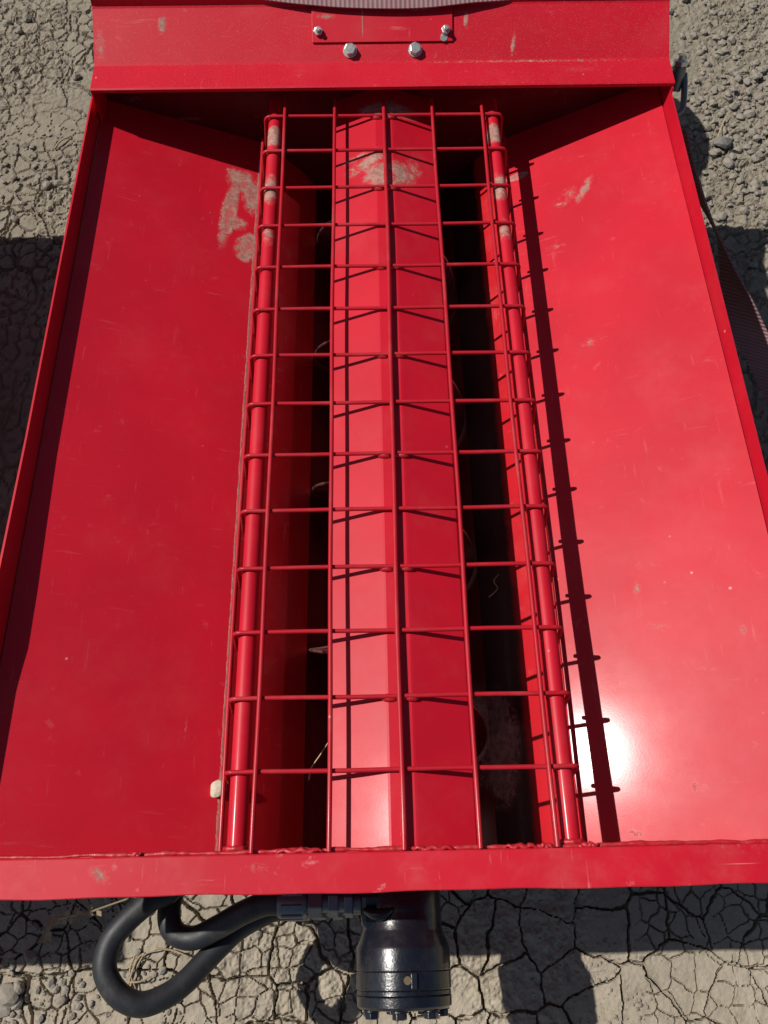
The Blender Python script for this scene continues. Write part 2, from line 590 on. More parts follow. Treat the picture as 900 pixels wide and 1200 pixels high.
def ground_height(X, Y):
    base = ground_z(Y)
    wx = X + 0.014 * fbm(X * 16, Y * 16, 3, 3) + 0.004 * fbm(X * 90, Y * 90, 2, 4)
    wy = Y + 0.014 * fbm(X * 16 + 7, Y * 16, 3, 5) + 0.004 * fbm(X * 90, Y * 90 + 3, 2, 6)
    front = 1 - sstep(-0.02, 0.25, Y)
    e1, id1 = cracks(wx, wy, 0.066, 11)
    e2, id2 = cracks(wx * 1.0 + 3, wy, 0.028, 31)
    wv = 0.5 + 1.5 * np.clip(0.5 + 1.3 * fbm(X * 9, Y * 9, 2, 8), 0, 1)
    w1 = (0.00125 * front + 0.0019 * (1 - front)) * wv
    w2 = (0.0007 * front + 0.0013 * (1 - front)) * wv
    m2 = np.maximum(sstep(-0.12, 0.12, fbm(X * 5, Y * 5, 2, 9)), 0.85 * (1 - front) * sstep(-0.2, 0.1, fbm(X * 3 + 9, Y * 3, 2, 10)))
    m1 = np.maximum(front, 0.9 * sstep(-0.22, 0.06, fbm(X * 2.3 + 4, Y * 2.3, 2, 12)))
    c1 = (1 - sstep(0.55 * w1, w1 * 1.05, e1)) * m1
    c2 = (1 - sstep(0.5 * w2, w2 * 1.2, e2)) * m2
    dep = np.maximum(c1 * (0.005 * front + 0.009), c2 * (0.001 * front + 0.005))
    curl = 0.0008 * np.exp(-e1 / 0.012) * m1 * front
    z = base - dep + curl + 0.0025 * (id1 - 0.5) * m1 * front + 0.0012 * (id2 - 0.5)
    z += 0.010 * fbm(X * 3, Y * 3, 3, 40) + 0.0016 * fbm(X * 60, Y * 60, 3, 41, 0.65)
    # crumbly, gravelly earth round the rear corners
    cr = np.maximum(sstep(0.55, 0.72, X) * sstep(0.85, 1.1, Y), 0.9 * sstep(0.02, 0.22, fbm(X * 4, Y * 4, 3, 50)) * (1 - front))
    e3, id3 = cracks(wx, wy + 5, 0.016, 71)
    z += cr * (0.0075 * (id3 - 0.4) * sstep(0.0, 0.004, e3) + 0.004 * fbm(X * 120, Y * 120, 2, 52))
    cf = sstep(0.05, 0.25, fbm(X * 6 + 2, Y * 6, 3, 60)) * front
    z += cf * 0.006 * fbm(X * 70, Y * 70, 3, 61, 0.7)
    return z


def axis(segs):
    out = []
    for a, b, s in segs:
        out += list(np.arange(a, b - 1e-9, s))
    out.append(segs[-1][1])
    return np.array(out)


gx = axis([(-6, -2, 0.5), (-2, -1.15, 0.06), (-1.15, -0.56, 0.0026), (-0.56, 0.6, 0.0016), (0.6, 1.15, 0.0026), (1.15, 2, 0.06), (2, 6, 0.5)])
gy = axis([(-5, -1, 0.4), (-1, -0.32, 0.04), (-0.32, -0.08, 0.0016), (-0.08, 0.8, 0.007), (0.8, 1.0, 0.005), (1.0, 1.85, 0.0026), (1.85, 3, 0.05), (3, 8, 0.5)])
GX, GY = np.meshgrid(gx, gy)
GZ = ground_height(GX.ravel(), GY.ravel())
gv = np.stack([GX.ravel(), GY.ravel(), GZ], 1).astype(np.float32)
nx_, ny_ = len(gx), len(gy)
ii = (np.arange(ny_ - 1)[:, None] * nx_ + np.arange(nx_ - 1)[None, :]).ravel()
gf = np.stack([ii, ii + 1, ii + nx_ + 1, ii + nx_], 1).astype(np.int32)
gm = bpy.data.meshes.new("ground")
gm.vertices.add(len(gv)); gm.vertices.foreach_set("co", gv.ravel())
gm.loops.add(gf.size); gm.loops.foreach_set("vertex_index", gf.ravel())
gm.polygons.add(len(gf)); gm.polygons.foreach_set("loop_start", np.arange(0, gf.size, 4, dtype=np.int32))
gm.polygons.foreach_set("use_smooth", np.zeros(len(gf), dtype=bool))
gm.update(calc_edges=True)
gm.materials.append(EARTH)
g = link("ground", gm)
g["kind"] = "structure"
g["label"] = "dry cracked earth with plates of pale brown mud"


def gh(x, y):
    return float(ground_height(np.array([float(x)]), np.array([float(y)]))[0])


# ------------------------------------------------------------------ the red hopper
ZF = panel_z(0.43)                                            # height of the fold between panel and side wall
ZS = panel_z(0.2)
Y0, Y1 = -0.0775, 1.043
hop = thing("auger_hopper", (0, 0.45, ground_z(0.45)), "glossy red steel auger hopper with a welded wire guard over its central trough", "hopper")

for sg, mat, nm in ((-1, RED_L, "left"), (1, RED_R, "right")):
    XF = XFS[sg]; ZF = panel_z(sg * XF)
    a = (sg * XF, Y0, ZF); b = (sg * 0.2, Y0, ZS)
    n = np.array([-PMS[sg] * sg, 0, 1.0]); n /= np.linalg.norm(n)
    ys = np.concatenate([np.linspace(Y0, 0.95, 60), np.linspace(1.0, Y1, 3)])
    V = []; F = []
    for y in ys:                                              # the sheet is bowed a little towards its front end
        bow = float(np.interp(y, [Y0, 0.20, 0.30, 0.42, 0.9], [-0.0045, 0.0060, 0.0075, 0.0060, 0.0])) if sg > 0 else 0.0
        for q in (np.array(a), np.array(b), np.array(b) - 0.0035 * n, np.array(a) - 0.0035 * n):
            V.append((q[0], y, q[2] + bow))
    for i in range(len(ys) - 1):
        for k in range(4):
            k2 = (k + 1) % 4
            F.append([i * 4 + k, i * 4 + k2, i * 4 + 4 + k2, i * 4 + 4 + k])
    F.append([0, 1, 2, 3]); e = 4 * (len(ys) - 1); F.append([e, e + 1, e + 2, e + 3])
    o = make("side_panel", V, F, mat, hop); smooth_angle(o)
    o["label"] = "shaded sloping red panel with a dried mud smear" if sg < 0 else "sunlit sloping red panel with a wire shadow"

    # upstanding side wall, leaning out a little
    ys = [Y0 - 0.003, 0.05, 0.10, 0.125, 0.15, 0.22, 0.30, 0.40, 0.9, 0.982, 0.986, Y1]
    zt = [0.0064, 0.0064, 0.0064, 0.0085, 0.0110, 0.0105, 0.0085, 0.0064, 0.0064, 0.0064, 0.0064, 0.0064]
    if sg > 0:
        zt = [0.0235] * 10 + [0.0300, 0.0300]
    V = []; F = []
    for y, z in zip(ys, zt):
        q = (z - ZF) / 0.0235
        xi = XF + 0.0055 * min(q, 1.2)
        V += [(sg * (XF + 0.0002), y, ZF - 0.012), (sg * xi, y, z), (sg * (xi + 0.0025), y, z), (sg * (XF + 0.0035), y, ZF - 0.016)]
    for i in range(len(ys) - 1):
        for k in range(4):
            k2 = (k + 1) % 4
            F.append([i * 4 + k, i * 4 + k2, i * 4 + 4 + k2, i * 4 + 4 + k])
    F.append([0, 1, 2, 3]); e = 4 * (len(ys) - 1); F.append([e, e + 1, e + 2, e + 3])
    o = make("side_wall", V, F, RED, hop)
    # outer skin of the hopper under the panel
    V, F = prism([(sg * (XF + 0.0025), Y0, ZF - 0.016), (sg * (XF + 0.0045), Y0, ZF - 0.016), (sg * (XF + 0.0045), Y0, ZF - 0.055), (sg * (XF + 0.0025), Y0, ZF - 0.055)], (0, Y1 - Y0, 0))
    make("side_skirt", V, F, RED, hop)

    # steep upper side of the trough
    prof = [(sg * 0.2, ZS - 0.0005), (sg * 0.188, ZS - 0.0115), (sg * 0.1425, -0.1665), (sg * 0.1180, -0.2035)]
    V = []
    for y in (Y0, Y1):
        for x, z in prof:
            V.append((x, y, z))
        for x, z in prof[::-1]:
            V.append((x + sg * 0.003, y, z - 0.003))
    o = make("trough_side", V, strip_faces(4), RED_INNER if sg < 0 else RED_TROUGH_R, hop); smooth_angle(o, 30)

# black U-shaped liner in the trough
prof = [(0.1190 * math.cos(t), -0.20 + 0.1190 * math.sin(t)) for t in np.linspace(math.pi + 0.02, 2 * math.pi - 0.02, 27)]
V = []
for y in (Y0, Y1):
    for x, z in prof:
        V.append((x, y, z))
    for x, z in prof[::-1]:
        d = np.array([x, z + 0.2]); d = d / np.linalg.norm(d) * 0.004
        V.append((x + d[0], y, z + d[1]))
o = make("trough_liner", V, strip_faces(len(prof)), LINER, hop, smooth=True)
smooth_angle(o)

# gusset closing the corner between the lower side wall and the cover
V, F = box(-0.4400, -0.4370, 0.9915, Y1, panel_z(-0.44) - 0.012, 0.0318)
make("corner_gusset", V, F, RED, hop)
# end plates
ZF = panel_z(0.43)
front_poly = [(-0.434, ZF - 0.004), (-0.43, ZF - 0.055), (-0.21, -0.16), (-0.15, -0.24), (-0.10, -0.33), (0, -0.345), (0.10, -0.33), (0.15, -0.24), (0.21, -0.16), (0.43, ZF - 0.055), (0.434, ZF - 0.004)]
V, F = prism([(x, -0.0840, z) for x, z in front_poly], (0, 0.0060, 0))
make("front_plate", V, F, RED, hop)
V, F = prism([(x, Y1, z) for x, z in front_poly[:0] + [(-0.4405, 0.030), (-0.4405, -0.05)] + front_poly[2:-1] + [(0.434, 0.030)]], (0, 0.005, 0))
make("rear_plate", V, F, RED_REAR_SHADE, hop)

# front flange: folded sheet, slightly wavy outer edge
xs = np.linspace(-0.44, 0.44, 60)
V = []; F = []
for x in xs:
    w = 0.0006 * math.sin(x * 23) + 0.0004 * math.sin(x * 61 + 1)
    for y, z in ((-0.0795, 0.0040), (-0.0800, 0.0050), (-0.0812, 0.0055), (-0.1151 + w, 0.0050 + w), (-0.1158 + w, 0.0044 + w), (-0.1158 + w, 0.0010 + w), (-0.084, 0.0010), (-0.0795, -0.0006)):
        V.append((x, y, z))
for i in range(len(xs) - 1):
    for k in range(8):
        k2 = (k + 1) % 8
        F.append([i * 8 + k, i * 8 + k2, i * 8 + 8 + k2, i * 8 + 8 + k])
F.append(list(range(8))); F.append(list(range(8 * (len(xs) - 1), 8 * len(xs))))
o = make("front_flange", V, F, RED_FLANGE, hop)
smooth_angle(o, 20)

# lumpy weld bead where panels and wires meet the front plate
xs = np.linspace(-0.425, 0.425, 420)
lump = 0.5 + fbm(xs * 60, xs * 0 + 1, 3, 70) + 0.6 * fbm(xs * 170, xs * 0 + 4, 2, 71)
rad = 0.0016 + 0.0013 * np.clip(lump, 0, 1.6)
zz = np.array([max(-0.004, min(panel_z(x) + 0.002, 0.001)) if abs(x) > 0.2 else -0.004 for x in xs])
V, F = tube(np.stack([xs, -0.0772 + 0.0016 * fbm(xs * 35, xs * 0, 2, 72), zz], 1), rad, 8)
o = make("weld_bead", V, F, WELD, hop, smooth=True)
for i, (px, w) in enumerate(((160, 5), (350, 26), (508, 22), (612, 18), (640, 9), (690, 11))):
    c = onz(px * 1.0, 994, 0.002)
    P_ = [(c[0] + t * w * 0.0009, -0.0775 + 0.0015 * math.sin(t * 9 + i), 0.001 + 0.0008 * math.sin(t * 14)) for t in np.linspace(-1, 1, 12)]
    V, F = tube(P_, [0.0024 * math.sqrt(max(0.05, 1 - t * t)) + 0.0007 * abs(math.sin(t * 11 + i)) for t in np.linspace(-1, 1, 12)], 8)
    make("weld_bead", V, F, WELD, hop, smooth=True)

# rear cover: flat lip, sloping face, short upstand
DY, DZ = 0.0150, -0.0100                                      # cover profile seated on the side walls
prof = [(0.9752, 0.0400), (0.9752, 0.0450), (0.978, 0.0462), (1.027, 0.0468), (1.031, 0.0482), (1.1010, 0.0885), (1.1040, 0.0915), (1.1045, 0.1005), (1.1075, 0.1005), (1.1075, 0.088), (1.033, 0.0440), (1.028, 0.0425), (0.980, 0.0420), (0.979, 0.0400)]
prof = [(y + DY, z + DZ) for y, z in prof]
V, F = prism([(-0.440, y, z) for y, z in prof], (0.880, 0, 0))
n = len(prof)
F = F[2:]
caps = [(0, 1, 2, 12, 13), (2, 3, 11, 12), (3, 4, 10, 11), (4, 5, 9, 10), (5, 6, 9), (6, 7, 8, 9)]
F += [list(q)[::-1] for q in caps] + [[i + n for i in q] for q in caps]
o = make("rear_cover", V, F, RED_COVER, hop)
for sg in (-1, 1):                                            # closed ends of the cover
    x = sg * 0.4404
    V, F = prism([(x, 1.030 + DY, 0.0405 + DZ), (x, 1.0325 + DY, 0.0435 + DZ), (x, 1.102 + DY, 0.0860 + DZ), (x, 1.102 + DY, 0.0405 + DZ)], (-sg * 0.003, 0, 0))
    make("cover_end", [np.array(v) for v in V], F, RED, hop)
V, F = box(-0.43, 0.43, 1.1005 + DY, 1.1040 + DY, -0.02, 0.086 + DZ)
make("cover_back", V, F, RED, hop)

# access plate with its screws, two hex bolts below
cn = np.array([0, -0.043, 0.074]); cn /= np.linalg.norm(cn)  # normal of the sloping face
ct = np.array([0, 0.074, 0.043]); ct /= np.linalg.norm(ct)
c0 = np.array([0, 1.031 + DY, 0.0483 + DZ])


def on_cover(x, s, lift=0.0):
    return c0 + np.array([x, 0, 0]) + ct * s + cn * lift


V, F = prism([on_cover(-0.107, 0.026, 0.0006), on_cover(0.107, 0.026, 0.0006), on_cover(0.107, 0.0785, 0.0006), on_cover(-0.107, 0.0785, 0.0006)], cn * 0.0025)
plate = make("access_plate", V, F, RED_PLATE, hop, bevel=0.0006)


def ngon_prism(c, nrm, ref, r, h, n=6, rot=0.0, dome=0.0):
    nrm = np.array(nrm, float); ref = np.array(ref, float)
    ref = ref - nrm * (ref @ nrm); ref /= np.linalg.norm(ref)
    b = np.cross(nrm, ref)
    ring = [np.array(c) + r * (math.cos(rot + 2 * math.pi * k / n) * ref + math.sin(rot + 2 * math.pi * k / n) * b) for k in range(n)]
    return prism(ring, nrm * h)


def hexbolt(name, c, nrm, parent, r, h, mat, ref=(1, 0, 0), washer=True, rot=0.3):
    V, F = ngon_prism(np.array(c) + np.array(nrm) * (0.0016 if washer else 0), nrm, ref, r, h, 6, rot)
    o = make(name, V, F, mat, parent, bevel=r * 0.14)
    if washer:
        V, F = ngon_prism(np.array(c), nrm, ref, r * 1.15, 0.0018, 24)
        make("washer", V, F, mat, o)
    return o


for x, s in ((-0.0975, 0.041), (0.0965, 0.041)):
    hexbolt("hex_bolt", on_cover(x, s, 0.0033), cn, plate, 0.0072, 0.0055, ZINC, washer=False, rot=x * 9)
    V, F = ngon_prism(on_cover(x, s, 0.0085), cn, (1, 0, 0), 0.0036, 0.006, 12)
    make("stud_end", V, F, ZINC, plate, bevel=0.0006)
for x in (-0.0497, 0.0497):
    hexbolt("hex_bolt", on_cover(x, 0.014, 0.0003), cn, hop, 0.0094, 0.0075, ZINC, rot=0.35 + x * 5)
# bright worn spot under the right-hand screw
V, F = ngon_prism(on_cover(0.0935, 0.031, 0.0032), cn, (1, 0, 0), 0.0058, 0.0009, 10)
make("paint_chip", V, F, ZINC, plate)

# ridge baffle: shallow folded roof, flat strip on top
RB = 0.37
zr = -0.0065
prof = [(-0.0775, zr - RB * 0.0635 - 0.010), (-0.0765, zr - RB * 0.0635 - 0.001), (-0.0745, zr - RB * 0.0610), (-0.0150, zr - 0.0007), (-0.0125, zr), (0.0125, zr), (0.0150, zr - 0.0007), (0.0745, zr - RB * 0.0610), (0.0765, zr - RB * 0.0635 - 0.001), (0.0775, zr - RB * 0.0635 - 0.010)]
V = []
for y in (Y0, Y1):
    for x, z in prof:
        V.append((x, y, z))
    for x, z in prof[::-1]:
        V.append((x * 0.97, y, z - 0.0032))
ridge = make("ridge_baffle", V, strip_faces(len(prof)), RED_RIDGE, hop)
wm = None
for r in (0, 2, 4, 6, 8, 10, 12):
    for sg in (-1, 1):
        y = (13 - r) * 0.075
        if wm is None:
            V, F = tube([(t, 0, -0.0015 * t * t / 0.0064 ** 2) for t in np.linspace(-0.0085, 0.0085, 9)], [0.0010 + 0.0036 * math.sqrt(max(0, 1 - (t / 0.0088) ** 2)) for t in np.linspace(-0.0085, 0.0085, 9)], 8)
            o = make("weld_bead", V, F, WELD, ridge, smooth=True, origin=(0, 0, 0))
            wm = o.data
        else:
            o = bpy.data.objects.new("weld_bead", wm); COL.objects.link(o); o.parent = ridge
        o.location = Vector((sg * 0.0115, y - 0.0005, zr + 0.0010)) - world_loc(ridge)
        o.rotation_euler = (0, 0, 0.2 * math.sin(r * 3 + sg))

# two side tubes the guard is welded to
for sg in (-1, 1):
    V, F = tube([(sg * 0.168, y, -0.0150) for y in (Y0, 0.4, 0.8, 1.02)], 0.0100, 28)
    o = make("guard_tube", V, F, RED_TUBE, hop)
    smooth_angle(o)
    for y in (-0.0735,):
        V, F = tube([(sg * 0.168 + 0.011 * math.cos(a), y, -0.015 + 0.011 * math.sin(a)) for a in np.linspace(0, math.pi, 16)], [0.0022 + 0.0012 * abs(math.sin(a * 5)) for a in np.linspace(0, math.pi, 16)], 8)
        make("weld_bead", V, F, WELD, o, smooth=True)

# wire guard: seven long wires, fourteen cross wires bent down over the tubes
guard = bpy.data.objects.new("wire_guard", None)
COL.objects.link(guard)
guard.parent = hop
guard.location = Vector((0, 0.45, 0)) - world_loc(hop)
WR = 0.0026
for i, x in enumerate((-0.150, -0.075, 0.0, 0.075, 0.150)):
    ys = np.linspace(-0.0785, 1.004 + 0.002 * math.sin(i * 2.1), 30)
    wob = 0.0008 * np.sin(ys * 5 + i * 2) + 0.0004 * np.sin(ys * 17 + i)
    V, F = tube(np.stack([x + wob, ys, 0.0022 + 0 * ys + 0.0004 * np.sin(ys * 9 + i)], 1), WR if i != 2 else 0.0029, 12)
    o = make("long_wire", V, F, RED_WIRE, guard); smooth_angle(o)
for sg in (-1, 1):
    ys = np.linspace(-0.0785, 0.985, 30)
    V, F = tube(np.stack([sg * (0.1915 + 0.0007 * np.sin(ys * 7)), ys, -0.053 + 0.0006 * np.sin(ys * 11)], 1), WR, 12)
    o = make("long_wire", V, F, RED_WIRE, guard); smooth_angle(o)
for r in range(14):
    y = (13 - r) * 0.075 + 0.0008 * math.sin(r * 2.7)
    half = [(0.1868, -0.0600), (0.1852, -0.045), (0.1832, -0.024), (0.1822, -0.0125)]
    for a in np.linspace(0.15, math.pi / 2, 6):
        half.append((0.1740 + 0.0082 * math.cos(a), -0.0108 + 0.0082 * math.sin(a)))
    pts = [(-x, y, z) for x, z in half] + [(x, y + 0.0004 * math.sin(x * 30 + r), -0.0026) for x in np.linspace(-0.15, 0.15, 7)] + [(x, y, z) for x, z in half[::-1]]
    V, F = tube(pts, 0.0025, 12)
    o = make("cross_wire", V, F, RED_WIRE, guard); smooth_angle(o, 60)

# legs that carry the hopper, under the panels
LEG = plain("red_leg_paint", (0.40, 0.010, 0.018), 0.4, 0, 0.1, 20, 0.1, 0.001, dust=0.3)
for x in (-0.28, 0.28):
    for y in (0.15, 0.88):
        zt_ = panel_z(x) - 0.012
        V, F = box(x - 0.025, x + 0.025, y - 0.025, y + 0.025, gh(x, y) - 0.02, zt_)
        make("leg", V, F, LEG, hop, bevel=0.003)
# unseen rounded plate behind the rear cover, added to cast a round shadow
hp = [(0.06, 1.1195), (0.06, 1.24)] + [(0.245 + 0.131 * math.cos(a), 1.345 + 0.135 * math.sin(a)) for a in np.linspace(-math.pi / 2, math.pi / 2, 14)] + [(0.06, 1.48), (-0.10, 1.48), (-0.10, 1.1195)]
V, F = prism([(x, y, 0.055) for x, y in hp], (0, 0, 0.022))
make("shadow_plate", V, F, RED, hop, bevel=0.002)

# ------------------------------------------------------------------ a second hopper of the same make (its shade falls in from the side)
hop2 = thing("auger_hopper", (-1.183, 0.45, ground_z(0.45)), "second red steel hopper standing beside the one with the wire guard", "hopper")
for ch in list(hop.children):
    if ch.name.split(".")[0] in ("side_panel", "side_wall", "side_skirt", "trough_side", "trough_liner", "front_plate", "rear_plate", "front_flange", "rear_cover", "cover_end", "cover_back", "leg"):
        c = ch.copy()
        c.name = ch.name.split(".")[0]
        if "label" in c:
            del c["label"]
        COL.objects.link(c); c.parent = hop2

# ------------------------------------------------------------------ auger in the trough
AX = -0.20
aug = thing("auger", (0, 0.45, AX - 0.12), "dark red screw auger lying in the trough under the wire guard", "auger")
V, F = tube([(0, y, AX) for y in (-0.072, 0.3, 0.7, 1.024)], 0.030, 24)
o = make("shaft", V, F, AUGER, aug); smooth_angle(o)
V = []; F = []
n = 300
turns = 1.0 / 0.24
for i in range(n + 1):
    y = 0.0 + 1.0 * i / n
    a = -2 * math.pi * (y - 0.13) / 0.24
    d = np.array([math.sin(a), 0, math.cos(a)])
    for rr, dy in ((0.029, -0.002), (0.1130, -0.002), (0.1130, 0.002), (0.029, 0.002)):
        V.append(np.array([0, y + dy, AX]) + d * rr)
for i in range(n):
    for k in range(4):
        k2 = (k + 1) % 4
        F.append([i * 4 + k, i * 4 + k2, i * 4 + 4 + k2, i * 4 + 4 + k])
F.append([0, 1, 2, 3]); F.append([4 * n, 4 * n + 1, 4 * n + 2, 4 * n + 3])
flight = make("flight", V, F, AUGER, aug)
P_ = []
for i in range(n + 1):
    y = 1.0 * i / n
    a = -2 * math.pi * (y - 0.13) / 0.24
    P_.append((0.1135 * math.sin(a), y, AX + 0.1135 * math.cos(a)))
V, F = tube(P_, 0.0014, 6)
make("worn_edge", V, F, WORN, flight, smooth=True)

# ------------------------------------------------------------------ hydraulic motor on the front plate
mot = thing("hydraulic_motor", (0, -0.0845, AX - 0.055), "black hydraulic motor bolted to the front plate below the red flange", "motor")
# mounting flange
V, F = prism([(0.066 * math.cos(a) * (1.0 if abs(math.cos(a)) > 0.5 else 1), -0.0842, AX + 0.05 * math.sin(a)) for a in np.linspace(0, 2 * math.pi, 33)[:-1]], (0, -0.012, 0))
make("mounting_flange", V, F, MOTOR, mot, bevel=0.001)
V, F = lathe_y([(-0.096, 0.030), (-0.096, 0.0445), (-0.098, 0.0455), (-0.128, 0.0455), (-0.147, 0.0460), (-0.1495, 0.0468), (-0.1645, 0.0530), (-0.1672, 0.0536), (-0.1880, 0.0536), (-0.1890, 0.0528), (-0.1890, 0.03)], 0, AX, 64)
hs = make("housing", V, F, MOTOR, mot); smooth_angle(hs, 30)
# port block on the housing, side towards the hoses
V, F = prism([(-0.0475, -0.1085, AX + 0.038), (-0.0475, -0.1455, AX + 0.030), (-0.0475, -0.1455, AX - 0.034), (-0.0475, -0.1085, AX - 0.038)], (0.045, 0, 0))
make("port_block", V, F, MOTOR, hs, bevel=0.006)
V, F = tube([(-0.044 + 0.034 * t, -0.1265 - 0.006 * math.sin(math.pi * t), AX + 0.036 + 0.0105 * math.sin(math.pi * (0.15 + 0.6 * t))) for t in np.linspace(0, 1, 10)], [0.002 + 0.0045 * math.sin(math.pi * t) for t in np.linspace(0, 1, 10)], 10)
make("cast_rib", V, F, MOTOR, hs, smooth=True)
V, F = lathe_y([(-0.1892, 0.03), (-0.1892, 0.0530), (-0.1900, 0.0536), (-0.2068, 0.0536), (-0.2076, 0.0528), (-0.2076, 0.03)], 0, AX, 64)
o = make("gear_ring", V, F, MOTOR, mot); smooth_angle(o, 30)
V, F = lathe_y([(-0.2078, 0.03), (-0.2078, 0.0524), (-0.2086, 0.0530), (-0.2122, 0.0530), (-0.2130, 0.0522), (-0.2130, 0.03)], 0, AX, 64)
o = make("spacer_plate", V, F, MOTOR, mot); smooth_angle(o, 30)
V, F = lathe_y([(-0.2132, 0.03), (-0.2132, 0.0528), (-0.2142, 0.0535), (-0.2235, 0.0532), (-0.2262, 0.0505), (-0.2268, 0.048), (-0.2268, 0.001)], 0, AX, 64)
cap = make("end_cap", V, F, MOTOR, mot); smooth_angle(cap, 30)
for k in range(7):
    a = math.pi / 2 + 0.15 + 2 * math.pi * k / 7
    hexbolt("cap_bolt", (0.0415 * math.cos(a), -0.2266, AX + 0.0415 * math.sin(a)), (0, -1, 0), cap, 0.0082, 0.0070, MOTOR, washer=True, rot=k * 0.7)
V, F = tube([(0.003, -0.1975, AX + 0.0530), (0.003, -0.1975, AX + 0.0545)], 0.0042, 14)
make("plug", V, F, BRASS, mot)
# vertical locating groove rib over gear ring
V, F = box(0.007, 0.0135, -0.2060, -0.1905, AX + 0.045, AX + 0.0543)
make("locating_rib", V, F, MOTOR, mot, bevel=0.0006)

# ------------------------------------------------------------------ hoses
def hexrod(x0, x1, y, z, r, n=6, rot=0.0):
    return prism([(x0, y + r * math.cos(rot + 2 * math.pi * k / n), z + r * math.sin(rot + 2 * math.pi * k / n)) for k in range(n)], (x1 - x0, 0, 0))


def px_path(pts):
    return [onz(x, y, z) for x, y, z in pts]


HZ = -0.185
fy = onz(375, 1058, HZ)[1]
h1 = thing("hydraulic_hose", onz(222, 1099, -0.26), "black rubber hydraulic hose in a tight bend, running from the motor's visible fittings", "hose")
path = px_path([(338, 1058, HZ), (312, 1059, HZ - 0.004), (284, 1070, -0.200), (256, 1086, -0.215), (228, 1099, -0.225), (206, 1094, -0.228), (198, 1075, -0.228), (203, 1046, -0.232), (222, 1010, -0.230)])
path += [np.array(q) for q in ((-0.22, 0.12, -0.235), (-0.235, 0.4, -0.23), (-0.235, 0.8, -0.23), (-0.235, 1.028, -0.215))]
cp = catmull(path, 12)
V, F = tube(cp, 0.0136, 20)
o = make("rubber_tube", V, F, RUBBER, h1); smooth_angle(o)
xL = lambda px: onz(px, 1058, HZ)[0]
V, F = tube([(xL(326), fy, HZ), (xL(329), fy, HZ), (xL(357), fy, HZ), (xL(360), fy, HZ)], [0.0145, 0.0160, 0.0160, 0.0140], 24)
fer = make("crimp_ferrule", V, F, ZINC_DARK, h1, smooth=False); smooth_angle(fer, 30)
for k in range(8):
    a = 2 * math.pi * k / 8 + 0.2
    c = np.array([0, fy + 0.0158 * math.cos(a), HZ + 0.0158 * math.sin(a)])
    V, F = tube([(xL(331), c[1], c[2]), (xL(355), c[1], c[2])], 0.0021, 6)
    make("crimp_ridge", V, F, ZINC_DARK, fer)
V, F = tube([(xL(359), fy, HZ), (xL(418), fy, HZ), (-0.046, fy, HZ)], 0.0105, 20)
st = make("stem", V, F, ZINC_DARK, h1); smooth_angle(st)
for a, b, r in ((362, 378, 0.0165), (385, 397, 0.0160), (404, 414, 0.0172)):
    V, F = hexrod(xL(a), xL(b), fy, HZ, r, 6, 0.4 + a * 0.01)
    make("hex_nut", V, F, ZINC_DARK, h1, bevel=0.0012)

h2 = thing("hydraulic_hose", onz(170, 1174, -0.25), "black rubber hydraulic hose in a wide hanging loop, passing under the other hose", "hose")
path = px_path([(345, 1064, -0.234), (322, 1066, -0.240), (300, 1076, -0.246), (277, 1090, -0.248), (256, 1110, -0.244), (237, 1130, -0.238), (218, 1150, -0.230), (193, 1168, -0.221), (164, 1177, -0.212), (138, 1165, -0.205), (123, 1137, -0.200), (129, 1105, -0.198), (148, 1080, -0.198), (176, 1055, -0.200), (210, 1025, -0.205)])
path += [np.array(q) for q in ((-0.25, 0.06, -0.20), (-0.30, 0.4, -0.18), (-0.30, 0.8, -0.18), (-0.30, 1.028, -0.17))]
V, F = tube(catmull(path, 12), 0.0136, 20)
o = make("rubber_tube", V, F, RUBBER, h2); smooth_angle(o)
z2 = -0.232
fy2 = onz(375, 1062, z2)[1]
x2 = lambda px: onz(px, 1062, z2)[0]
V, F = tube([(x2(334), fy2, z2), (x2(337), fy2, z2), (x2(362), fy2, z2), (x2(364), fy2, z2)], [0.0145, 0.0160, 0.0160, 0.0140], 24)
fer = make("crimp_ferrule", V, F, ZINC_DARK, h2); smooth_angle(fer, 30)
V, F = tube([(x2(362), fy2, z2), (-0.045, fy2, z2)], 0.0105, 20)
st = make("stem", V, F, ZINC_DARK, h2); smooth_angle(st)
for a, b, r in ((366, 382, 0.0165), (390, 402, 0.0165)):
    V, F = hexrod(x2(a), x2(b), fy2, z2, r, 6, 0.4)
    make("hex_nut", V, F, ZINC_DARK, h2, bevel=0.0012)


